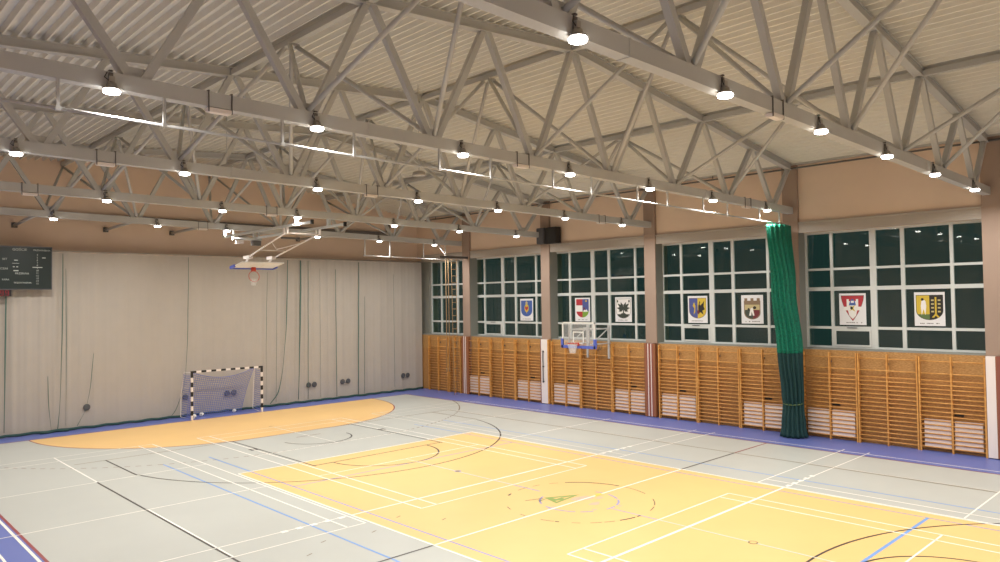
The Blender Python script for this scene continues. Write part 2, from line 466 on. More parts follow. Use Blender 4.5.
w = MB()
pts = [(XL, 0), (12.9, 0), (12.9, 9.6), (0, 11.35), (XL, 10.2)]
w.hexa([(a, YF, b) for a, b in pts], [(a, YF + .3, b) for a, b in pts], M['wall']); struct('wall_far', w)
w = MB(); w.hexa([(a, YN - .3, b) for a, b in pts], [(a, YN, b) for a, b in pts], M['wall']); struct('wall_near', w)
w = MB(); w.box(XL - .3, XL, YN, YF, 0, 10.4, M['wall']); struct('wall_left', w)
# dark beam along the far gable
b = MB(); b.box(XL + .05, 10.05, 21.82, 21.98, 8.5, 8.72, M['steel_dark']); b.box(9.85, 10.05, 21.82, 21.98, 8.72, 9.2, M['steel_dark'])
one('gable_duct', b, 'dark brown duct running high along the far wall above the curtain', 'duct')

# ------------------------------------------------------------------ windows
OFF = [-.24, -1.13, -2.5, -3.42, -4.84, -5.73]
MW = [.09, .10, .20, .12, .10, .09]
def window(n, yc, offs, widths, sash):
    fr = MB(); A = M['alu']
    y0, y1 = yc + offs[-1], yc + offs[0]
    for z, h in ((3.10, .07), (3.77, .09), (5.12, .13), (5.81, .08), (7.1, .08)): fr.box(XG - .03, XG + .05, y0, y1, z - h / 2, z + h / 2, A)
    for o_, w_ in zip(offs, widths): fr.box(XG - .034, XG + .054, yc + o_ - w_ / 2, yc + o_ + w_ / 2, 3.065, 7.138, A)
    o = fr.build('window_%d' % n); tag(o, kind='structure')
    g = MB(); g.box(XG + .005, XG + .015, y0, y1, 3.1, 7.1, M['glass']); gl = g.build('glass', o)
    if sash:
        s = MB(); a, c = yc + offs[1] - .05, yc + offs[2] + .10
        for (ya, yb, za, zb) in ((c, a, 3.13, 3.19), (c, a, 3.66, 3.73), (c, c + .06, 3.19, 3.66), (a - .06, a, 3.19, 3.66)): s.box(XG - .06, XG - .036, ya, yb, za, zb, A)
        so = s.build('sash', o)
        h = MB(); h.box(XG - .10, XG - .062, (a + c) / 2 - .16, (a + c) / 2 + .16, 3.755, 3.785, M['socket']); h.build('handle', so)
window(5, -.05, OFF, MW, True); window(4, 6.0, OFF, MW, True); window(3, 11.99, OFF, MW, False); window(2, 17.87, OFF, MW, True)
window(1, 21.44, [-.27, -1.13, -2.5, -3.72], [.09, .10, .18, .09], False)
window(6, -6.1, OFF, MW, False)

# posters on the panes -------------------------------------------------------
def shield(kind, n=10):
    """outline in unit box x -0.5..0.5, z -0.5..0.5"""
    if kind == 'point':
        L = [(-.5, .5)] + [(-.5 + .5 * (i / n) ** 1.7, .5 - 1.0 * (i / n)) for i in range(1, n)] + [(0, -.5)]
        R = [(-a, b) for a, b in L[:-1]][::-1]
        return L + R
    e = 0.0
    bot = [(-.5 * math.cos(t), -.12 - .38 * math.sin(t)) for t in [PI * i / (2 * n) for i in range(2 * n + 1)]]
    return [(-.5, .5)] + bot + [(.5, .5)]
def clipx(poly, lo, hi):
    def cut(P, f, inter):
        out = []
        for i in range(len(P)):
            a, b = P[i], P[(i + 1) % len(P)]
            if f(a): out.append(a)
            if f(a) != f(b): out.append(inter(a, b))
        return out
    ix = lambda v: (lambda a, b: (v, a[1] + (b[1] - a[1]) * (v - a[0]) / (b[0] - a[0])))
    P = cut(poly, lambda p: p[0] >= lo, ix(lo)); return cut(P, lambda p: p[0] <= hi, ix(hi))
def clipz(poly, lo, hi): return [(b, a) for a, b in clipx([(b, a) for a, b in poly], lo, hi)]
def poster(yc, label, draw, zc=4.41):
    WP, HP = .88, 1.08
    root = empty('poster', (XG - .05, yc, zc - HP / 2), label, 'poster', 'coat of arms posters on the windows')
    s = MB(); s.box(XG - .052, XG - .045, yc - WP / 2, yc + WP / 2, zc - HP / 2, zc + HP / 2, M['paper']); s.build('sheet', root)
    e = MB(); lay = [0]
    def P(pts, m, cx=0, cz=0, sx=1, sz=1):
        lay[0] += 1; xx = XG - .052 - .0008 * lay[0]
        # picture right = towards -Y as seen from inside
        e.face([(xx, yc - (cx + a * sx), zc + cz + b * sz) for a, b in pts], M[m])
    draw(P)
    e.build('emblem', root, normals=False)
    c = MB(); a = -.28
    while a < .28:
        l = random.choice((.035, .05, .025))
        if random.random() > .15: c.face([(XG - .0535, yc - q, z) for q, z in ((a, zc - .475), (a + l, zc - .475), (a + l, zc - .445), (a, zc - .445))], M['p_grey'])
        a += l + .015
    c.build('caption', root, normals=False)
C8 = lambda r=.5, n=14: [(r * math.cos(2 * PI * i / n), r * math.sin(2 * PI * i / n)) for i in range(n)]
SQ = [(-.5, -.5), (.5, -.5), (.5, .5), (-.5, .5)]
def d1(P):
    P(shield('u'), 'p_blue', 0, .06, .76, .78)
    P(C8(), 'p_yellow', 0, .08, .30, .40); P([(-.5, .5), (-.5, 0), (0, -.5), (.5, 0), (.5, .5), (0, .25)], 'p_red', 0, .06, .2, .24)
    P(C8(n=8), 'p_pale', 0, .33, .16, .14); P(SQ, 'p_pale', 0, .33, .05, .2); P([(0, -.5), (.4, .5), (-.4, .5)], 'p_yellow', 0, -.14, .08, .12)
def d2(P):
    S = shield('u'); L = clipx(S, -.5, 0)
    P(clipz(L, .16, .5), 'p_red', 0, .06, .74, .84); P(clipz(L, -.18, .16), 'p_white', 0, .06, .74, .84); P(clipz(L, -.5, -.18), 'p_red', 0, .06, .74, .84)
    R_ = clipx(S, 0, .5); P(clipz(R_, -.15, .5), 'p_indigo', 0, .06, .74, .84); P(clipz(R_, -.5, -.15), 'p_green', 0, .06, .74, .84)
    P(C8(n=8), 'p_yellow', .22, .39, .12, .09); P([(-.5, -.5), (.5, -.5), (.3, .2), (0, -.1), (-.3, .5)], 'p_white', .18, -.02, .26, .16); P(C8(n=8), 'p_wine', .1, .04, .1, .14)
def d3(P):
    S = shield('u'); P(S, 'p_grey', 0, .04, .78, .86); P(S, 'p_white', 0, .04, .75, .83)
    P(SQ, 'p_dkgreen', 0, -.1, .06, .44)
    for a in (-1, 1):
        for an, ln_ in ((25, .34), (52, .40), (82, .36), (112, .28)):
            t = math.radians(an); dx, dz = math.sin(t) * a, math.cos(t)
            base = (0, .02)
            q = [(base[0], base[1]), (base[0] + dx * ln_ * .5 + dz * .07, base[1] + dz * ln_ * .5 - dx * .07), (dx * ln_, base[1] + dz * ln_), (base[0] + dx * ln_ * .5 - dz * .07, base[1] + dz * ln_ * .5 + dx * .07)]
            P(q, 'p_dkgreen')
        P(SQ, 'p_dkgreen', a * .31, .36, .07, .1)
    P(clipz(S, -.5, -.3), 'p_dkgreen', 0, .04, .74, .82); P([(-.5, -.5), (.5, -.5), (.2, .5), (-.2, .5)], 'p_dkgreen', 0, -.2, .4, .09)
def d4(P):
    S = shield('u'); P(S, 'p_brown', 0, .05, .78, .82)
    P(clipx(S, -.5, 0), 'p_indigo', 0, .05, .74, .78); P(clipx(S, 0, .5), 'p_yellow', 0, .05, .74, .78)
    P([(0, .5), (.25, .2), (.2, -.3), (-.1, -.5), (.05, 0), (-.25, .2)], 'p_yellow', -.16, .04, .24, .5)
    P([(-.5, .1), (-.3, .5), (0, .25), (.4, .5), (.3, .1), (.5, -.1), (.1, -.2), (.3, -.5), (-.2, -.3), (-.5, -.5)], 'p_black', .18, .06, .3, .56); P(C8(n=6), 'p_yellow', .13, .22, .07, .12); P(C8(n=8), 'p_wine', .03, -.1, .1, .16)
def d5(P):
    S = [(-.5, .34), (-.5, .5), (-.3, .5), (-.3, .4), (-.1, .4), (-.1, .5), (.1, .5), (.1, .4), (.3, .4), (.3, .5), (.5, .5), (.5, .34)]
    body = [(-.5, .34)] + [(-.5 * math.cos(t), -.2 - .3 * math.sin(t)) for t in [PI * i / 16 for i in range(17)]] + [(.5, .34)]
    for k in (-.38, 0, .38): P(SQ, 'p_brown', k * .66, .36, .12, .12)
    P(body, 'p_brown', 0, .04, .66, .84); P(clipz(body, -.1, .16), 'p_pale', 0, .04, .6, .84); P(clipx(clipz(body, -.5, -.08), 0.05, .5), 'p_wine', 0, .04, .58, .78)
    P(clipx(clipz(body, -.5, -.08), -.5, .05), 'p_dkgreen', 0, .04, .58, .78); P([(-.5, -.5), (-.1, -.5), (0, 0), (.2, -.5), (.5, -.5), (.2, .5), (-.2, .4)], 'p_white', -.02, -.09, .22, .3); P(C8(n=7), 'p_black', .1, .06, .14, .12); P(C8(n=7), 'p_black', -.14, .0, .1, .1)
def d6(P):
    S = shield('point'); P(S, 'p_black', 0, .03, .76, .88); P(S, 'p_red', 0, .03, .73, .85)
    P([(-.30, .5), (-.30, .62), (-.18, .62), (-.18, .5), (-.12, .5), (-.12, .36), (.12, .36), (.12, .5), (.18, .5), (.18, .62), (.30, .62), (.30, .5), (.30, .2), (.44, .2), (.44, .0), (.24, .0), (.17, -.3), (0, -.48), (-.17, -.3), (-.24, .0), (-.44, .0), (-.44, .2), (-.30, .2)], 'p_white', 0, -.04, .64, .62)
    P([(-.5, -.5), (.5, -.5), (.35, .1), (.1, .5), (-.1, .5), (-.35, .1)], 'p_blue', 0, .24, .24, .22); P(SQ, 'p_white', 0, .25, .10, .07)
    P([(-.5, -.4), (-.1, -.1), (-.5, .4), (0, .2), (.5, .5), (.2, 0), (.5, -.5), (0, -.2)], 'p_yellow', -.01, .03, .2, .24); P(C8(n=6), 'p_black', -.03, .04, .1, .12)
def d7(P):
    S = shield('u'); P(S, 'p_black', 0, .05, .78, .8)
    P(clipx(S, -.5, 0), 'p_yellow', 0, .05, .75, .77); P(clipx(S, 0, .5), 'p_black', 0, .05, .75, .77); P(clipz(clipx(S, -.5, 0), -.5, -.28), 'p_lawn', 0, .05, .75, .77)
    P([(-.3, -.5), (0, -.1), (.25, -.5), (.4, .1), (.3, .4), (.1, .5), (-.3, .4), (-.4, .1)], 'p_white', -.17, .05, .2, .5); P(C8(n=7), 'p_black', -.2, .31, .09, .09)
    P(SQ, 'p_yellow', .18, .08, .05, .6)
    for k in range(4): P(SQ, 'p_pale', .09, .28 - .12 * k, .08, .05); P(SQ, 'p_pale', .28, .28 - .12 * k, .08, .05)
    P([(-.5, -.5), (-.2, -.5), (0, 0), (.2, -.5), (.5, -.5), (0, .5)], 'p_yellow', .18, -.2, .24, .14)
poster(13.67, 'white poster, blue shield with red and gold heart, on window right of the climbing ropes', d1)
poster(10.1, 'white poster, red white and indigo quartered shield, in the window above the side backboard', d2)
poster(7.79, 'white poster with dark green tree emblem on window left of striped pillar pad', d3)
poster(4.13, 'white poster with blue and yellow shield halves, on window right of striped pillar pad', d4)
poster(1.8, 'white poster with brown battlemented shield on window just left of the green curtain', d5)
poster(-1.86, 'white poster with pointed red shield and white castle on window right of green curtain', d6)
poster(-4.23, 'white poster with yellow and black shield on the rightmost window', d7)

# ------------------------------------------------------------------ wall bars, radiators, boards
RUNG = [.14 + .1375 * i for i in range(16)] + [2.42, 2.80]
def wall_bars(y_hi, y_lo, label, extra=None):
    ym = (y_hi + y_lo) / 2
    root = empty('wall_bars', (11.78, ym, 0), label, 'wall bars', 'wooden wall bars under the windows')
    for y in (y_hi - .035, ym, y_lo + .035):
        p = MB(); p.box(11.74, 11.86, y - .024, y + .024, 0.0, 2.95, M['wood']); p.build('post', root)
    for z in RUNG:
        r = MB(); r.tube([(11.765, y_lo + .06, z), (11.765, y_hi - .06, z)], .021, M['wood'], 6); r.build('rung', root)
    br = MB(); br.box(11.86, XW, ym - .02, ym + .02, 2.6, 2.66, M['steel_dark']); br.box(11.86, XW, ym - .02, ym + .02, 1.3, 1.36, M['steel_dark']); br.build('wall_bracket', root)
    return root
def radiator(ya, yb, label):
    root = empty('radiator', (11.88, (ya + yb) / 2, 0.08), label, 'radiator', 'white radiators behind the wall bars')
    ym = (ya + yb) / 2
    for y0, y1 in ((ya, ym - .05), (ym + .05, yb)):
        p = MB(); p.box(11.815, 11.925, y0, y1, .12, .99, M['pinkwhite'])
        for k in range(7): p.box(11.807, 11.815, y0, y1, .135 + .12 * k, .247 + .12 * k, M['pinkwhite'])
        p.build('panel', root)
    v = MB(); v.box(11.87, XW, ym - .28, ym - .03, 1.14, 1.20, M['black']); v.build('vent_slot', root)
    v = MB(); v.tube([(11.9, ym, .14), (11.9, ym, .0)], .015, M['white'], 6); v.tube([(11.9, ym + .1, .2), (11.9, ym - .1, .2)], .015, M['white'], 6); v.build('pipe', root)
bays = [('under the rightmost window', -.34, -5.86), ('under the window left of the green curtain', 5.64, .26), ('under the window behind the side backboard', 11.55, 6.24), ('under the window right of the climbing ropes', 17.5, 12.15)]
pos = ['left', 'middle', 'right']
for where, a, b_ in bays:
    st = (a - b_) / 3
    for i in range(3):
        hi, lo = a - st * i, a - st * (i + 1)
        wall_bars(hi, lo, 'wooden wall bars %s, %s ladder of three' % (where, pos[i]))
        if i != 1: radiator(lo + .13, hi - .13, 'white slatted radiator behind wall bars %s, %s one' % (where, pos[i]))
wall_bars(20.75, 19.05, 'wooden wall bars in the far corner beside the grey curtain')
wall_bars(19.0, 18.0, 'narrow wooden wall bars directly behind the rope ladder')
bk = MB()
bk.box(11.935, 11.949, YN, YF - .4, .05, 2.28, M['panel']); struct('trim_3', bk)
b = MB(); b.tube([(11.74, -.33, .1), (11.74, -.33, 3.2), (11.8, -.33, 3.3)], .022, M['rail'], 8); b.tube([(11.74, -.33, .1), (11.9, -.33, .1)], .022, M['rail'], 8)
one('wall_pipe', b, 'thin pale vertical pipe beside green curtain at the wall bars', 'pipe')

# pillar pads ---------------------------------------------------------------
def pad(y, stripes, label):
    root = empty('pillar_pad', (11.7, y, 0), label, 'padding', 'pads at the foot of the pillars')
    n = len(stripes); wtot = .54; yy = y + wtot / 2
    s = MB()
    for m, f in stripes:
        s.box(11.71, 11.862, yy - wtot * f, yy, .03, 3.02, M[m]); yy -= wtot * f
    s.build('cover', root)
    return root
p1 = pad(11.92, [('redpad', .1), ('whitepad', .74), ('wood', .16)], 'white pillar pad with grey vertical latch left of the side backboard')
h = MB(); h.tube([(11.66, 11.98, 1.0), (11.66, 11.98, 2.5)], .022, M['socket'], 8)
for z in (1.05, 1.75, 2.45): h.box(11.655, 11.712, 11.94, 12.02, z - .03, z + .03, M['socket'])
h.build('latch_rod', p1)
pad(6.02, [('brownpad', .18), ('redpad', .14), ('whitepad', .07), ('redpad', .2), ('whitepad', .07), ('redpad', .16), ('brownpad', .18)], 'red pillar pad with thin white stripes between two wall bar bays')
pad(-6.14, [('whitepad', .45), ('brownpad', .05), ('redpad', .5)], 'white and dull red pillar pad at the right edge')
pad(17.6, [('brownpad', .3), ('whitepad', .1), ('redpad', .14), ('whitepad', .1), ('brownpad', .36)], 'brown pillar pad with pale stripes right of the rope ladder')

# ------------------------------------------------------------------ trusses
BN = [-13.0, -10.1, -7.25, -4.4, -1.4, 1.5, 4.5, 7.5, 10.5]
TNX = [-14.5, -11.6, -8.75, -5.92, -2.9, .05, 3.1, 6.05, 9.1, 11.8]
def build_truss(y, label):
    root = empty('roof_truss', (0, y, 8), label, 'roof truss', 'steel trusses carrying the roof')
    c = MB(); S = M['steel']
    xs = [XL + .05, -8, 0, 11.86]
    for a, b_ in zip(xs, xs[1:]): c.beam((a, y, zt(a) - .12), (b_, y, zt(b_) - .12), .2, .24, S)
    for x_ in (-12.0, -6.0, 6.0): c.box(x_ - .02, x_ + .02, y - .112, y + .112, zt(x_) - .25, zt(x_) + .01, S)
    c.build('bottom_chord', root)
    c = MB()
    for a, b_ in ((XL + .05, 0), (0, 11.97)):
        for (h0, h1, w_) in ((0, .025, .2), (.025, CH - .025, .12), (CH - .025, CH - .002, .2)):
            c.beam((a, y, zr(a + (-1e-6 if b_ == 0 else 1e-6)) + (h0 + h1) / 2), (b_, y, zr(b_ if b_ else -1e-9) + (h0 + h1) / 2), w_, h1 - h0, S)
    c.build('top_chord', root)
    for i_, xb in enumerate(BN):
        for s in (-1, 1):
            xt = TNX[i_ + (s > 0)]
            d = MB(); d.beam((xb + .1 * s, y, zt(xb) - .02), (xt - .07 * s, y, zr(xt) + .02), .13, .13, S, up=(0, 1, 0)); d.build('diagonal', root)
        g = MB(); g.box(xb - .17, xb + .17, y - .012, y + .012, zt(xb) - .005, zt(xb) + .16, S); g.build('gusset_plate', root)
    return root
TY = [-6, 0, 6, 12, 18]
TN = ['nearest grey steel roof truss crossing the upper right corner', 'second grey steel roof truss from the camera, ending above the green curtain',
      'third grey steel roof truss from the camera, ending above the striped pad pillar', 'fourth grey steel roof truss, ending at the pillar with loudspeakers', 'farthest grey steel roof truss, closest to the far curtain wall']
trs = [build_truss(TY[0], TN[0])]
for y, n in zip(TY[1:], TN[1:]):
    o = copy_tree(trs[0]); o.location = (0, y, 8); o['label'] = n; trs.append(o)
o = copy_tree(trs[0]); o.location = (0, -12, 8); o['label'] = 'grey steel roof truss overhead, just outside the right edge of the picture'

# longitudinal struts with pyramid braces between the trusses
def brace(x, y, label):
    root = empty('roof_brace', (x, y, 8), label, 'roof brace', 'steel braces between the roof trusses')
    S = M['steel']; zs = zr(x) + .09; zn = zs - .06
    c = MB(); c.beam((x, y - 2.94, zs), (x, y + 2.94, zs), .13, .14, S); c.build('strut', root)
    c = MB(); c.box(x - .13, x + .13, y - .16, y + .16, zn - .07, zn - .01, S); c.build('node_plate', root)
    for sx in (-1, 1):
        for sy in (-1, 1):
            xb = min(BN, key=lambda q: abs(q - x - 1.5 * sx))
            c = MB(); c.tube([(x + .07 * sx, y + .1 * sy, zn - .05), (xb, y + 2.95 * sy, zt(xb) + .03)], .05, S, 8); c.build('diagonal', root)
    return root
bays2 = [(-9, 'before the nearest truss'), (-3, 'between the first and second trusses'), (3, 'between the second and third trusses'), (9, 'between the third and fourth trusses'), (15, 'between the fourth and farthest trusses')]
sides = [(-5.95, 'left of the ridge'), (0, 'on the ridge line'), (6, 'on the window side')]
for x_, sn in sides:
    first = None
    for y, bn in bays2:
        lab = 'steel strut and four braces %s, %s' % (sn, bn)
        if first is None: first = brace(x_, y, lab); continue
        c = copy_tree(first); c.location = (x_, y, 8); c['label'] = lab
    if x_ == 0 or True:
        c = MB(); zs = zr(x_) + .09; c.beam((x_, 18.06, zs), (x_, 21.98, zs), .13, .14, M['steel']); c.tube([(x_ - 1.5, 18.05, zt(x_ - 1.5)), (x_, 21.9, zs - .1)], .05, M['steel'], 8); c.tube([(x_ + 1.5, 18.05, zt(x_ + 1.5)), (x_, 21.9, zs - .1)], .05, M['steel'], 8)
        one('gable_strut', c, 'steel strut from the farthest truss to the far gable wall, %s' % sn, 'strut', 'struts to the far gable')
for x_ in (-7.6, -4.35, -1.65, 1.5, 4.5):
    c = MB(); c.tube([(x_, 18.12, zt(x_) - .12), (x_, 21.99, 8.1)], .06, M['steel'], 8); c.box(x_ - .1, x_ + .1, 21.93, 21.99, 8.0, 8.2, M['steel_dark'])
    one('wall_stay', c, 'short steel stay into the far wall, %s from the left' % {-7.6: 'first', -4.35: 'second', -1.65: 'third', 1.5: 'fourth', 4.5: 'fifth'}[x_], 'stay', 'stays into the far wall')
# pipe along the eave
b = MB(); b.tube([(11.8, YN + .1, 9.42), (11.8, 21.9, 9.42)], .03, M['steel_dark'], 8)
for y in (-9, -3, 3, 9, 15, 20): b.beam((11.8, y, 9.42), (11.8, y, 9.56), .03, .02, M['steel_dark'])
one('eave_pipe', b, 'thin dark pipe running under the roof edge along the window wall', 'pipe')

# ------------------------------------------------------------------ lamps
def build_lamp(x, y, label):
    z = zt(x) - .31; yy = y - .15
    root = empty('high_bay_lamp', (x, yy, z), label, 'lamp', 'lit high bay lamps under the trusses')
    p = (x, yy, z)
    b = MB(); b.lathe([(.03, .13), (.06, .125), (.07, .07), (.115, .05), (.12, .035), (.11, .03)], p, M['lamp_body'], 18); b.build('housing', root)
    b = MB(); b.lathe([(.108, .030), (.118, .008), (.112, -.018), (.078, -.030)], p, M['lens'], 18); b.build('lens', root)
    b = MB(); b.box(x - .03, x + .03, y - .125, y - .102, zt(x) - .22, zt(x) - .02, M['steel_dark']); b.box(x - .03, x + .03, yy - .02, y - .102, z + .12, z + .15, M['steel_dark']); b.box(x - .025, x + .025, y - .13, y + .13, zt(x), zt(x) + .02, M['steel_dark']); b.box(x - .04, x + .04, y - .17, y - .12, zt(x) - .19, zt(x) - .08, M['lamp_body'])
    b.tube([(x - .03, y - .15, z + .16), (x - .10, y - .16, z + .2), (x - .06, y - .14, z + .28)], .008, M['black'], 5); b.build('bracket', root)
    L = bpy.data.lights.new('lamp_light', 'AREA'); L.shape = 'DISK'; L.size = .24; L.energy = LW; L.color = (1.0, .965, .92); L.spread = math.radians(165)
    lo = bpy.data.objects.new('lamp_light', L); COL.objects.link(lo); lo.parent = root; lo.location = (0, 0, -.06)
    return root
LW = 108.0
ordn = ['nearest to the window wall', 'second from the window wall', 'third from the window wall', 'fourth from the window wall', 'fifth from the window wall', 'sixth from the window wall', 'seventh from the window wall']
trn = {-12: 'overhead truss beside the gallery', -6: 'nearest truss', 0: 'second truss', 6: 'third truss', 12: 'fourth truss', 18: 'farthest truss'}
LX = {-12: [10.2, 6.7, 3.3, -.1, -3.55, -7.0, -10.4], -6: [10.6, 6.98, 3.6, .14, -3.4, -6.93, -10.4], 0: [10.1, 6.58, 3.25, -.12, -3.58, -7.05, -10.45], 6: [10.0, 6.57, 3.17, -.17, -3.58, -7.12, -10.53],
      12: [10.05, 6.63, 3.26, -.92, -3.63, -7.12, -10.5], 18: [10.08, 6.68, 3.32, -.86, -3.62, -7.15, -10.5]}
lamp0 = None
for y in (-12, -6, 0, 6, 12, 18):
    for i, x_ in enumerate(LX[y]):
        if y > -12: x_ -= .15 * (x_ + 13.85) / (y + 11.77)
        lab = 'lit high bay lamp under the %s, %s' % (trn[y], ordn[i])
        if lamp0 is None: lamp0 = build_lamp(x_, y, lab); continue
        c = copy_tree(lamp0); c.location = (x_, y - .15, zt(x_) - .31); c['label'] = lab
# emergency light boxes
def build_box(x, y, label):
    root = empty('emergency_light', (x, y, zt(x) - .36), label, 'light fitting', 'unlit light boxes under the trusses')
    b = MB(); b.box(x - .19, x + .19, y - .12, y + .03, zt(x) - .31, zt(x) - .255, M['white']); b.build('box', root)
    b = MB(); b.box(x - .17, x + .17, y - .105, y + .015, zt(x) - .322, zt(x) - .311, M['white']); b.build('cover', root)
    for s in (-1, 1):
        b = MB(); xx = x + .19 * s; b.box(xx - .007, xx + .007, y - .122, y - .102, zt(x) - .32, zt(x) + .02, M['steel_dark']); b.box(xx - .012, xx + .012, y - .12, y + .12, zt(x) + .004, zt(x) + .022, M['steel_dark']); b.build('strap', root)
    return root
first = None
for x_, y, lab in ((-8.86, 0, 'slim unlit light box under the second truss, toward its left end'), (-1.87, 0, 'slim unlit light box under middle of the second truss'), (8.57, 0, 'slim unlit light box under the second truss near windows'),
                   (-1.85, -6, 'slim unlit light box under the nearest truss'), (-8.86, 6, 'slim unlit light box under the third truss, toward its left end'), (-1.9, 6, 'slim unlit light box under middle of the third truss'), (8.59, 6, 'slim unlit light box under the third truss near windows'),
                   (-9.1, 12, 'slim unlit light box under the fourth truss, toward its left end'), (-1.95, 12, 'slim unlit light box under middle of the fourth truss'), (-1.9, 18, 'slim unlit light box under middle of the farthest truss')):
    if first is None: first = build_box(x_, y, lab); continue
    c = copy_tree(first); c.location = (x_, y, zt(x_) - .36); c['label'] = lab
def ceil_speaker(x, y, z, label):
    root = empty('hanging_loudspeaker', (x, y, z), label, 'loudspeaker', 'round loudspeakers under the roof')
    b = MB(); b.lathe([(.08, .13), (.17, .10), (.2, .0), (.16, -.01)], (x, y, z), M['lamp_body'], 20); b.build('body', root)
    b = MB(); b.tube([(x, y, z + .12), (x, y, zr(x) + CH)], .012, M['steel'], 6); b.build('rod', root)
ceil_speaker(-.9, 5.0, 8.5, 'round grey hanging loudspeaker near the middle of the roof, behind the second truss'); ceil_speaker(-4.35, 10.0, 9.0, 'round grey hanging loudspeaker left of the ridge, behind the third truss')

# ------------------------------------------------------------------ divider curtain rails
def rail(y, x0, x1, lamps, label, zoff, hang0=None):
    root = empty('curtain_rail', (x1, y, 7), label, 'rail')
    R_ = M['rail']; z = lambda x: zt(x) - .24 - zoff
    b = MB(); b.tube([(x0, y, z(x0)), (x1, y, z(x1))], .022, M['steel'], 10); b.build('pipe', root)
    for lx in lamps:
        for s in (-.72, .72):
            x_ = lx + s
            if x_ > x1: x_ = x1 - .1
            h = MB(); h.box(x_ - .02, x_ + .02, y - .02, y + .02, z(x_), zt(x_) - .24, M['steel']); h.box(x_ - .035, x_ + .035, y - .035, y + .035, z(x_) - .03, z(x_) + .03, M['steel']); h.build('hanger', root)
        t = MB(); a, b_ = lx - .72, min(lx + .72, x1); t.beam((a, y - .0, z(a) + .005), (b_, y, z(b_) + .005), .03, .03, M['steel']); t.build('track', root)
rail(-.08, -15.5, 11.6, [-13.9] + LX[0][::-1], 'long pale rail hung under the second truss, carrying the green curtain', .42)
rail(17.9, 5.7, 11.7, [6.5, 10.0], 'pale rail on two bright U-shaped hangers under the farthest truss', .78)

# green divider curtain, gathered at the window wall --------------------------
cur = empty('divider_curtain', (11.2, -.2, 0), 'green net divider curtain gathered and tied beside the window wall', 'curtain')
def cur_mesh(prof, mats, z_lo, z_hi, nz=40, folds=15, amp=.055):
    m = MB(); ks = [m.mi(q) for q in mats]; n = 120
    def interp(z, k):
        for a, b_ in zip(prof, prof[1:]):
            if a[0] <= z <= b_[0]:
                t = (z - a[0]) / (b_[0] - a[0]); t = t * t * (3 - 2 * t); return a[k] + (b_[k] - a[k]) * t
        return prof[-1][k] if z > prof[-1][0] else prof[0][k]
    rows = []
    for j in range(nz + 1):
        z = z_lo + (z_hi - z_lo) * j / nz; cx, rx, ry = (interp(z, k) for k in (1, 2, 3)); row = []
        for i in range(n):
            t = 2 * PI * i / n; q = 1 + amp / max(rx, .2) * math.sin(folds * t + .5 * math.sin(z * 1.1)) + .03 * math.sin(7 * t + z)
            row.append(m.bm.verts.new((cx + rx * q * math.cos(t), -.18 + ry * q * math.sin(t), z)))
        rows.append(row)
    for A, B in zip(rows, rows[1:]):
        for i in range(n):
            f = m.bm.faces.new([A[i], A[(i + 1) % n], B[(i + 1) % n], B[i]]); f.smooth = True; f.material_index = ks[0]
    f = m.bm.faces.new(rows[0][::-1]); f = m.bm.faces.new(rows[-1])
    return m
#        z    cx    rx   ry
prof = [(0.02, 11.33, .40, .42), (.35, 11.33, .35, .36), (1.15, 11.33, .25, .30), (1.45, 11.30, .27, .32), (3.0, 11.15, .40, .36), (5.2, 10.82, .56, .3), (7.3, 10.55, .70, .22)]
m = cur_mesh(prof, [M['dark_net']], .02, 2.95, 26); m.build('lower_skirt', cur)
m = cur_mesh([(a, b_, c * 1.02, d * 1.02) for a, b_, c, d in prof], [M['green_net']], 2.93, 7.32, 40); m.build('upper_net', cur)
m = MB(); m.tube([(11.33 + .28 * math.cos(t), -.18 + .33 * math.sin(t), 1.18 + .05 * math.cos(t)) for t in [2 * PI * i / 24 for i in range(24)]], .02, M['p_lawn'], 6, closed=True); m.build('tie_cord', cur)

# ------------------------------------------------------------------ far curtain wall
YC = 21.42
m = MB()
def cw(u, v):
    x_ = XL + .1 + (11.86 - XL - .1) * u; z = .02 + 7.03 * v
    return (x_, YC + .018 * math.sin(x_ * 2.1) + .016 * math.sin(x_ * 5.3 + 1) + (.018 * math.sin(x_ * 13.1) + .008 * math.sin(x_ * 27)) * (.3 + .7 * max(0, math.sin(x_ * .55 - .6))), z + (.03 * abs(math.sin(x_ * PI / .62)) if v == 1 else 0))
m.grid(cw, 700, 6, M['curtain'])
one('wall_curtain', m, 'pale grey-beige fabric curtain covering the whole far wall below the brown band', 'curtain')
m = MB(); m.tube([(XL + .1, YC + .0, 7.1), (11.86, YC, 7.1)], .025, M['lintel'], 8); one('curtain_pole', m, 'thin pole along the top of the far wall curtain', 'rail')
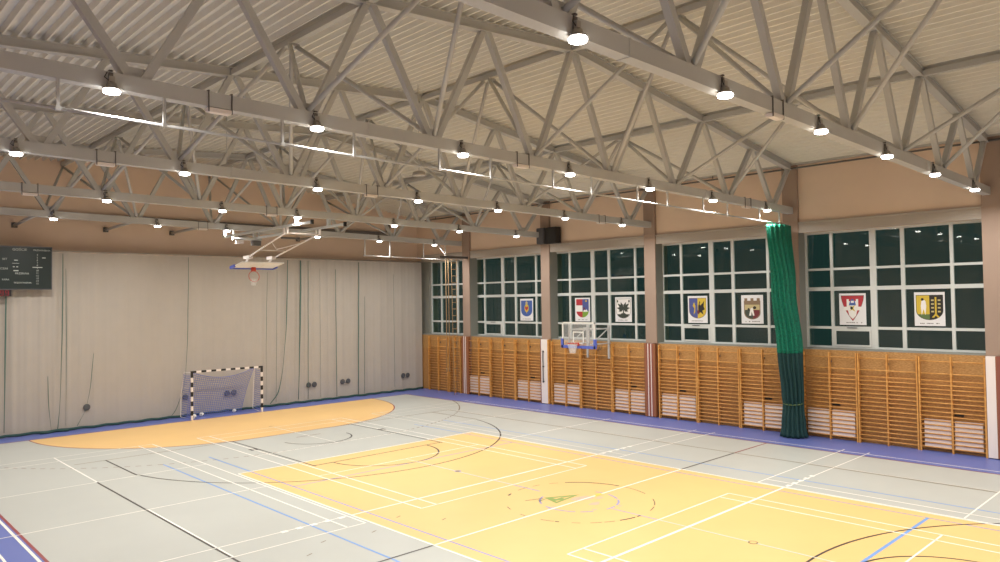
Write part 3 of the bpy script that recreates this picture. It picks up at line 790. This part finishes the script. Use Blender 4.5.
# protective net hanging in front: folds, cords and hem
netr = empty('ball_stop_net', (0, 21.2, 0), 'thin dark green ball-stop net hanging in folds before the far curtain', 'net')
YNET = 21.24
folds = [([(-8.0, 5.5), (-8.02, 3), (-8.05, .2)], .035), ([(-6.1, 7), (-6.12, 4), (-6.2, 1), (-6.28, .1)], .022), ([(-6.0, 6.4), (-5.98, 3), (-6.0, .2)], .014), ([(-6.62, 2.2), (-6.6, 1.1), (-6.5, .12)], .016),
         ([(-5.0, 3.0), (-5.12, 1.6), (-5.3, .7), (-5.6, .15)], .014), ([(-1.2, 7), (-1.25, 3.2), (-1.38, 1.4), (-1.75, .35), (-1.95, .12)], .016), ([(2.5, 6.4), (2.42, 3.5), (2.4, .3)], .012),
         ([(3.55, 7), (3.48, 4), (3.3, 2), (3.05, .6), (2.6, .15)], .028), ([(4.25, 7), (4.2, 4), (4.08, .2)], .045), ([(4.66, 7), (4.6, .15)], .018), ([(6.2, 6.6), (6.22, .12)], .02), ([(7.6, 7), (7.5, .12)], .03),
         ([(7.95, 5.2), (7.88, .12)], .014), ([(9.8, 6.4), (9.82, .3)], .010), ([(3.0, 6.5), (2.9, .2)], .010), ([(5.3, 6.6), (5.3, .2)], .008)]
for pts, r in folds:
    P = []
    for i in range(len(pts) - 1):
        for k in range(6):
            t = k / 6.0; P.append((pts[i][0] * (1 - t) + pts[i + 1][0] * t, pts[i][1] * (1 - t) + pts[i + 1][1] * t))
    P.append(pts[-1])
    for _ in range(4): P = [P[0]] + [((P[i - 1][0] + P[i][0] * 2 + P[i + 1][0]) / 4, (P[i - 1][1] + P[i][1] * 2 + P[i + 1][1]) / 4) for i in range(1, len(P) - 1)] + [P[-1]]
    f = MB(); f.tube([(a, YNET + .01 * math.sin(b_ * 3), b_) for a, b_ in P], [r * .85 * (.7 + .3 * math.sin(i * .4)) for i in range(len(P))], M['netcord'], 6); f.build('fold', netr)
f = MB(); n = 120
f.tube([(XL + .2 + (11.7 - XL - .2) * i / n, YNET - .05 + .03 * math.sin(i * .9), .07 + .015 * math.sin(i * 1.7)) for i in range(n + 1)], .055, M['hem'], 6); f.build('hem', netr)
f = MB(); f.tube([(-6.9 + .02 * i * 6, YNET - .1 - .06 * math.sin(i), .05) for i in range(9)], .05, M['hem'], 6); f.build('gathered_end', netr)
f = MB(); f.face([(XL + .2, YNET + .03, .1), (11.7, YNET + .03, .1), (11.7, YNET + .03, 7.0), (XL + .2, YNET + .03, 7.0)], sheer('fine_green_mesh', (70, 98, 92), .05), [(0, 0), (27.5, 0), (27.5, 6.9), (0, 6.9)]); f.build('mesh', netr)
# socket covers
i = 0
for x_, lab in ((-5.22, 'single dark round wall cover left of the goal'), (-1.31, 'dark round wall cover seen beside the left goalpost'), (.56, 'left dark round wall cover of the pair seen through the goal'), (.88, 'right dark round wall cover of the pair seen through the goal'),
                (4.7, 'left dark round wall cover of the pair right of the goal'), (5.02, 'right dark round wall cover of the pair right of the goal'), (6.64, 'left dark round wall cover of the middle pair on the right half'),
                (6.97, 'right dark round wall cover of the middle pair on the right half'), (10.47, 'left dark round wall cover of the pair nearest the corner'), (10.78, 'right dark round wall cover of the pair nearest the corner')):
    m = MB(); m.lathe([(.13, 0), (.13, -.03), (.1, -.04)], (x_, YC - .045, .84), M['socket'], 18, 'y'); one('wall_cover', m, lab, 'wall cover', 'round covers along the far wall')

# ------------------------------------------------------------------ scoreboard
sb = empty('scoreboard', (-7.9, 21.3, 5.59), 'dark green electronic scoreboard high on the far wall at left edge', 'scoreboard')
m = MB(); m.box(-9.9, -6.55, 21.04, 21.16, 5.6, 7.18, M['sb']); m.build('panel', sb)
m = MB()
for a in ((-9.93, -6.52, 5.57, 5.6), (-9.93, -6.52, 7.18, 7.22), (-6.55, -6.52, 5.6, 7.18), (-9.93, -9.9, 5.6, 7.18)): m.box(a[0], a[1], 21.03, 21.17, a[2], a[3], M['socket'])
m.build('frame', sb)
def text(s, x_, y, z, size, mt, parent, name='lettering'):
    cu = bpy.data.curves.new(name, 'FONT'); cu.body = s; cu.size = size; cu.extrude = .001; cu.align_x = 'CENTER'; cu.align_y = 'CENTER'; cu.materials.append(mt)
    o = bpy.data.objects.new(name, cu); COL.objects.link(o)
    bpy.context.view_layer.update()
    me = bpy.data.meshes.new_from_object(o.evaluated_get(bpy.context.evaluated_depsgraph_get())); bpy.data.objects.remove(o)
    o = bpy.data.objects.new(name, me); COL.objects.link(o); o.parent = parent; o.location = Vector((x_, y, z)) - world(parent); o.rotation_euler = (PI / 2, 0, 0)
sy = 21.032
text('GO\u015aCIE', -7.6, sy, 7.09, .13, M['txt'], sb); text('PRZEWINIENIA', -6.87, sy, 7.08, .085, M['txt'], sb)
text('PRZERWA', -7.52, sy, 6.18, .10, M['txt'], sb); text('PRZEWINIENIA', -7.5, sy, 5.83, .085, M['txt'], sb); text('SET', -8.08, sy, 6.72, .1, M['txt'], sb); text('CZAS', -8.1, sy, 6.36, .1, M['txt'], sb); text('KARA', -8.05, sy, 5.95, .09, M['txt'], sb)
for i in range(12): text(str(4 + i), -7.02, sy, 6.9 - .1 * i, .085, M['txt'], sb)
m = MB()
for (a, b_, c, d) in ((-7.78, -7.66, 6.67, 6.70), (-7.84, -7.62, 6.56, 6.575), (-7.82, -7.76, 6.42, 6.45), (-7.71, -7.65, 6.42, 6.45), (-7.8, -7.64, 6.27, 6.31), (-7.18, -6.85, 6.41, 6.44), (-6.86, -6.74, 6.78, 6.81)): m.box(a, b_, sy - .004, sy + .006, c, d, M['txt'])
m.build('marks', sb)
cl = empty('shot_clock', (-8.1, 21.3, 5.33), 'small black clock with red digits below the scoreboard', 'clock')
m = MB(); m.box(-8.7, -7.86, 21.06, 21.16, 5.33, 5.56, M['black']); m.build('case', cl)
m = MB()
for cx in (-8.0, -8.17, -8.34):
    for (a, b_, c, d) in ((-.05, .05, .075, .09), (-.05, .05, -.0075, .0075), (-.05, .05, -.09, -.075), (.04, .055, -.08, .08), (-.055, -.04, 0, .08)): m.box(cx + a, cx + b_, 21.052, 21.061, 5.445 + c, 5.445 + d, M['led'])
m.build('display', cl)

# ------------------------------------------------------------------ handball goal and balls
gl = empty('handball_goal', (0, 20.05, 0), 'black and white striped goal with blue net before the far curtain', 'goal')
def striped(p, q, parent, name, n, w_=.08, start=0):
    b = MB(); p = Vector(p); q = Vector(q)
    for i in range(n):
        b.beam(p + (q - p) * i / n, p + (q - p) * (i + 1) / n, w_, w_, M['black'] if (i + start) % 2 == 0 else M['white'])
    return b.build(name, parent)
gy = 20.04
striped((-1.54, gy, 2.0), (-1.54, gy, 0), gl, 'post', 10, start=0); striped((1.60, gy, 2.0), (1.60, gy, 0), gl, 'post', 10)
striped((-1.58, gy, 2.04), (1.64, gy, 2.04), gl, 'crossbar', 15)
for s in (-1, 1):
    b = MB(); b.tube([(1.52 * s, gy + .02, 2.0), (1.52 * s + .08 * s, gy + .7, 2.0), (1.52 * s + .12 * s, gy + .95, 1.0), (1.52 * s + .12 * s, gy + 1.0, .05), (1.5 * s, gy + .04, .04)], .012, M['white'], 8); b.build('rear_stay', gl)
def gn(u, v):
    x_ = -1.5 + 2.72 * u + .12 * v * (u > .5) * 0; top = 1.98 - .34 * math.sin(PI * u) * .9
    x_ = -1.42 + (2.50 + .34 * v) * u
    z = .03 + (top - .03) * v
    return (x_, gy + .8 + .14 * (1 - v) - .06 * math.cos(u * 9) - .5 * v * v * .9 * (1 - .2 * math.sin(PI * u)), z)
b = MB(); b.grid(gn, 24, 14, M['goalnet'], lambda u, v: (3 * u, 2 * v)); b.build('net', gl)
b = MB(); b.tube([(*gn(i / 20, 1)[:2], gn(i / 20, 1)[2]) for i in range(21)], .012, M['blue'], 5); b.tube([gn(1, i / 10) for i in range(11)], .01, M['blue'], 5); b.build('net_rope', gl)
for s in (-1, 1):
    b = MB(); b.grid(lambda u, v: (1.53 * s + .1 * s * u, gy + .03 + (.95 - .25 * v) * u, .05 + 1.93 * v - .05 * math.sin(PI * u) * v), 6, 10, M['goalnet'], lambda u, v: (u, 2 * v)); b.build('net', gl)
for x_, y, r, lab in ((-1.35, 20.35, .11, 'white ball beside the left goalpost'), (-.85, 20.75, .10, 'white ball on the floor in the left half of the goal'), (.62, 20.75, .09, 'small white ball on the floor toward the right side of the goal')):
    m = MB(); m.ball((x_, y, r), r, M['ballw'], 3)
    o = one('ball', m, lab, 'ball', 'balls lying in the goal')
    d = MB()
    for t, f in ((.4, .2), (1.6, -.5), (2.8, .6), (4.2, 0), (5.2, -.3)):
        n_ = Vector((math.cos(t) * math.cos(f), math.sin(t) * math.cos(f), math.sin(f))); u = n_.orthogonal().normalized(); v_ = n_.cross(u); c = Vector((x_, y, r)) + n_ * (r * .985)
        d.face([c + (u * math.cos(q) + v_ * math.sin(q)) * r * .3 + n_ * r * .0 for q in [2 * PI * k / 5 for k in range(5)]], M['socket'])
    bmesh.ops.translate(d.bm, verts=d.bm.verts, vec=(0, 0, 0)); d.build('patch', o)

# ------------------------------------------------------------------ side basketball hoop on the window wall
def hoop_ring(mb, c, r, nrm, m, n=28, tr=.011):
    nrm = Vector(nrm).normalized(); u = nrm.orthogonal().normalized(); v = nrm.cross(u)
    mb.tube([Vector(c) + (u * math.cos(t) + v * math.sin(t)) * r for t in [2 * PI * i / n for i in range(n)]], tr, m, 8, closed=True)
def hoop_net(c, r, d, L, m):
    d = Vector(d).normalized(); u = d.orthogonal().normalized(); v = d.cross(u); mb = MB()
    mb.grid(lambda a, b_: Vector(c) + (u * math.cos(2 * PI * a) + v * math.sin(2 * PI * a)) * r * (1 - .45 * b_) + d * L * b_, 24, 8, m, lambda a, b_: (a * 1.2 + b_ * .2, b_ * .5))
    return mb
sh = empty('side_basketball_hoop', (11.8, 8.6, 2.4), 'side basketball backboard with blue padding on a steel wall frame', 'basketball hoop')
xb, yc, z0, z1 = 10.2, 8.55, 2.87, 3.92
m = MB(); m.box(xb, xb + .015, yc - .9, yc + .9, z0, z1, M['acrylic']); m.build('backboard', sh)
m = MB(); Wt = M['board_white']
for a in ((yc - .9, yc + .9, z1 - .06, z1), (yc - .9, yc + .9, z0, z0 + .05), (yc - .9, yc - .84, z0, z1), (yc + .84, yc + .9, z0, z1)): m.box(xb - .012, xb + .03, a[0], a[1], a[2], a[3], Wt)
for a in ((yc - .295, yc + .295, z0 + .6, z0 + .65), (yc - .295, yc - .245, z0 + .15, z0 + .6), (yc + .245, yc + .295, z0 + .15, z0 + .6), (yc - .295, yc + .295, z0 + .13, z0 + .18)): m.box(xb - .01, xb + .004, a[0], a[1], a[2], a[3], Wt)
m.build('board_lines', sh)
m = MB()
for a in ((yc - .93, yc + .93, z0 - .06, z0 + .06), (yc - .95, yc - .84, z0 - .06, z0 + .34), (yc + .84, yc + .95, z0 - .06, z0 + .34)): m.box(xb - .04, xb + .05, a[0], a[1], a[2], a[3], M['blue'])
m.build('edge_padding', sh)
m = MB(); hoop_ring(m, (xb - .38, yc, z0 + .17), .225, (0, 0, 1), M['orange']); m.box(xb - .16, xb - .012, yc - .06, yc + .06, z0 + .06, z0 + .18, M['orange']); rim = m.build('rim', sh)
hoop_net((xb - .38, yc, z0 + .16), .22, (0, 0, -1), .4, M['netw']).build('hoop_net', rim)
m = MB(); S = M['steel']
for y in (9.2, 8.02):
    m.beam((xb + .05, y if y < 9 else 9.0, 3.6), (11.68, y, 3.62), .05, .05, S); m.beam((xb + .05, y if y < 9 else 9.0, 2.98), (11.68, y, 2.98), .05, .05, S)
    m.beam((xb + .3, y, 3.02), (11.5, y, 3.58), .035, .035, S)
for y in (9.1, 8.02): m.beam((xb + .06, y, z0 + .05), (xb + .06, y, z1 - .1), .06, .05, S)
m.beam((xb + .06, 8.0, 3.6), (xb + .06, 9.1, 3.6), .05, .05, S); m.beam((11.2, 8.02, 3.61), (11.2, 9.2, 3.61), .05, .05, S); m.build('arm_frame', sh)
for y in (9.28, 8.1):
    m = MB(); m.box(11.66, 11.73, y - .04, y + .04, 2.3, 3.75, M['steel']); m.build('wall_post', sh)
m = MB()
for y, s in ((8.75, 1), (8.45, -1)): m.tube([(11.69, y, 2.9), (11.69, y - .1 * s, 2.65), (11.69, y - .2 * s, 2.85)], .012, M['steel_dark'], 5)
m.build('chain', sh)

# ------------------------------------------------------------------ folded ceiling basketball hoop
ch = empty('ceiling_basketball_hoop', (0, 14.5, 7.8), 'ceiling basketball hoop folded up below the fourth and farthest trusses', 'basketball hoop')
S = M['white']; G2 = M['alu']
for x_ in (-.98, .32):
    m = MB(); m.beam((x_, 10.9, 7.68), (x_, 18.1, 7.68), .07, .09, G2); r_ = m.build('rail', ch)
    m = MB(); m.box(x_ - .05, x_ + .05, 10.86, 10.92, 7.60, 7.76, M['black']); m.build('end_cap', r_)
    for y in (12.0, 18.0):
        m = MB(); m.box(x_ - .05, x_ + .05, y - .07, y + .07, 7.7, zt(x_) - .235, G2); m.build('clamp', r_)
    m = MB(); m.box(x_ - .03, x_ + .03, 12.6, 12.68, 7.42, 7.64, S); m.box(x_ - .03, x_ + .03, 12.85, 12.93, 7.42, 7.64, S); m.build('hinge', r_)
for s, x0, x1 in ((0, -.98, -.55), (1, .32, .55)):
    m = MB(); m.tube([(x0, 12.77, 7.45), (x1, 16.75, 6.78)], .032, S, 8); m.build('swing_arm', ch)
m = MB(); m.tube([(-.98, 12.77, 7.45), (.32, 12.77, 7.45)], .028, S, 8); m.tube([(-.86, 14.1, 7.22), (-.1, 15.2, 7.02)], .018, S, 6); m.tube([(.38, 14.1, 7.22), (-.1, 15.2, 7.02)], .018, S, 6)
m.tube([(-.72, 15.5, 7.0), (.46, 15.5, 7.0)], .02, S, 6); m.build('cross_tube', ch)
m = MB(); m.box(-.45, .25, 14.0, 14.15, 7.35, 7.42, M['steel_dark']); m.build('winch', ch)
m = MB()
for x_ in (-.55, .45): m.tube([(x_, 16.7, 6.78), (x_ + .05, 17.05, 6.58), (x_, 17.2, 6.50)], .05, S, 8); m.box(x_ - .09, x_ + .09, 16.5, 17.0, 6.72, 6.84, S)
m.build('board_mount', ch)
bx0, bx1 = -.95, .85
y_t, y_b, z_t, z_b = 16.4, 17.42, 6.56, 6.38
nv = Vector((0, (z_t - z_b), (y_b - y_t))).normalized()
def bpt(x_, v, o_=0): return Vector((x_, y_t + (y_b - y_t) * v, z_t + (z_b - z_t) * v)) + nv * o_
def bslab(mb, xa, xb_, va, vb, o0, o1, mt): mb.hexa([bpt(xa, va, o0), bpt(xb_, va, o0), bpt(xb_, vb, o0), bpt(xa, vb, o0)], [bpt(xa, va, o1), bpt(xb_, va, o1), bpt(xb_, vb, o1), bpt(xa, vb, o1)], mt)
m = MB(); bslab(m, bx0, bx1, 0, 1, 0, .03, M['ply']); m.build('backboard', ch)
m = MB()
for a in ((bx0, bx1, 0, .06), (bx0, bx1, .94, 1), (bx0, bx0 + .06, 0, 1), (bx1 - .06, bx1, 0, 1), (-.3, .2, .38, .43), (-.3, -.25, .43, .8), (.15, .2, .43, .8)): bslab(m, a[0], a[1], a[2], a[3], -.006, 0, M['board_white'])
m.build('board_lines', ch)
m = MB(); bslab(m, bx0 - .03, bx1 + .03, .97, 1.04, -.05, .06, M['blue']); bslab(m, bx0 - .05, bx0 + .02, .66, 1.04, -.05, .06, M['blue']); bslab(m, bx1 - .02, bx1 + .05, .66, 1.04, -.05, .06, M['blue']); m.build('edge_padding', ch)
m = MB(); cR = bpt(-.08, .86, -.38); hoop_ring(m, cR, .225, bpt(0, 1) - bpt(0, 0), M['orange'], tr=.012); bslab(m, -.16, .0, .8, .92, -.16, -.005, M['orange']); rim = m.build('rim', ch)
hoop_net(cR + Vector((0, 0, -.12)), .15, Vector((0, .25, -1)), .26, M['netw']).build('hoop_net', rim)
# motor unit with fittings on the farthest truss
b = MB(); b.tube([(-.75, 17.75, 7.62), (.5, 17.75, 7.62)], .07, M['alu'], 12); b.box(.1, .45, 17.65, 17.9, 7.35, 7.55, M['steel_dark']); b.box(-.6, -.3, 17.66, 17.84, 7.4, 7.55, M['white'])
for x_ in (-.7, .4): b.box(x_ - .02, x_ + .02, 17.7, 17.8, 7.6, zt(x_) - .24, M['alu'])
b.build('winch_drum', ch)

# ------------------------------------------------------------------ climbing ropes and rope ladder
b = MB(); b.beam((9.9, 17.3, 7.15), (11.87, 17.45, 7.15), .08, .12, M['steel_dark']); b.beam((10.3, 17.33, 7.2), (10.3, 17.9, 7.75), .05, .05, M['steel_dark']); one('rope_beam', b, 'dark steel beam holding the climbing ropes beside the far pillar', 'beam')
for x_, lab in ((10.25, 'left climbing rope hanging beside the rope ladder'), (10.42, 'right climbing rope hanging beside the rope ladder')):
    b = MB(); b.tube([(x_, 17.33, 7.1), (x_ + .02, 17.33, 4), (x_, 17.33, 1.45)], .02, M['rope'], 8); b.tube([(x_, 17.33, 1.5), (x_, 17.33, 1.3)], .035, M['steel_dark'] if False else M['rope'], 8)
    one('climbing_rope', b, lab, 'rope', 'climbing ropes in the far corner')
rl = empty('rope_ladder', (10.8, 17.36, 0), 'rope ladder with wooden rungs hanging in front of the corner window', 'rope ladder')
for x_ in (10.66, 11.0):
    b = MB(); b.tube([(x_, 17.36, 7.1), (x_ + (.05 if x_ < 10.8 else -.02), 17.36, 3), (x_ + (.1 if x_ < 10.8 else -.08), 17.36, .06)], .014, M['rope'], 6); b.build('side_rope', rl)
for k in range(20):
    z = .4 + .34 * k; b = MB(); q = max(0, (3 - z) / 3); b.tube([(10.68 + .04 * q, 17.36, z), (11.0 - .04 * q, 17.36, z)], .02, M['rope'], 6); b.build('rung', rl)

# ------------------------------------------------------------------ loudspeakers on the pillar
for y0, y1, xx, mt, lab in ((11.62, 12.08, 11.45, 'socket', 'grey loudspeaker box mounted high on the pillar front'), (10.88, 11.5, 11.5, 'black', 'black loudspeaker mounted high beside the grey one')):
    r_ = empty('wall_loudspeaker', (xx, (y0 + y1) / 2, 7.5), lab, 'loudspeaker', 'loudspeakers high on the pillar')
    m = MB(); m.box(xx, xx + .36, y0, y1, 7.5, 8.25, M[mt]); m.bevel(.02); m.build('cabinet', r_)
    m = MB(); m.box(xx - .012, xx + .001, y0 + .04, y1 - .04, 7.55, 8.2, M['socket'] if mt == 'socket' else M['p_black']); m.build('grille', r_)
    m = MB(); m.box(xx + .36, 11.98 if mt == 'black' else 11.85, (y0 + y1) / 2 - .04, (y0 + y1) / 2 + .04, 7.85, 7.95, M['lintel']); m.box(xx + .05, xx + .3, y1, y1 + .02, 7.55, 8.2, M['lintel']); m.build('mount', r_)

# ------------------------------------------------------------------ world, camera, view
wd = bpy.data.worlds.new('night'); SC.world = wd; wd.use_nodes = True
bg = wd.node_tree.nodes['Background']; bg.inputs[0].default_value = (0.030, 0.062, 0.058, 1); bg.inputs[1].default_value = 0.6
cam = bpy.data.cameras.new('camera'); co = bpy.data.objects.new('camera', cam); COL.objects.link(co); SC.camera = co
yaw, pit, rol = .765, .026, -.015
f = Vector((math.sin(yaw) * math.cos(pit), math.cos(yaw) * math.cos(pit), math.sin(pit)))
rt = f.cross(Vector((0, 0, 1))).normalized(); up = rt.cross(f)
c_, s_ = math.cos(rol), math.sin(rol)
R_, U_ = rt * c_ + up * s_, up * c_ - rt * s_
mw = Matrix(((R_.x, U_.x, -f.x, -13.848), (R_.y, U_.y, -f.y, -11.767), (R_.z, U_.z, -f.z, 4.897), (0, 0, 0, 1)))
co.matrix_world = mw
cam.sensor_fit = 'HORIZONTAL'; cam.sensor_width = 36; cam.lens = 36 * .738687; cam.clip_end = 200
vs = SC.view_settings
SC.display_settings.display_device = 'sRGB'
vs.view_transform = 'Standard'; vs.look = 'None'; vs.gamma = 1; vs.use_curve_mapping = False; vs.exposure = 0.0
SC.cycles.use_denoising = True
SC.cycles.max_bounces = 8; SC.cycles.diffuse_bounces = 5; SC.cycles.transparent_max_bounces = 16
SC.cycles.sample_clamp_indirect = 6
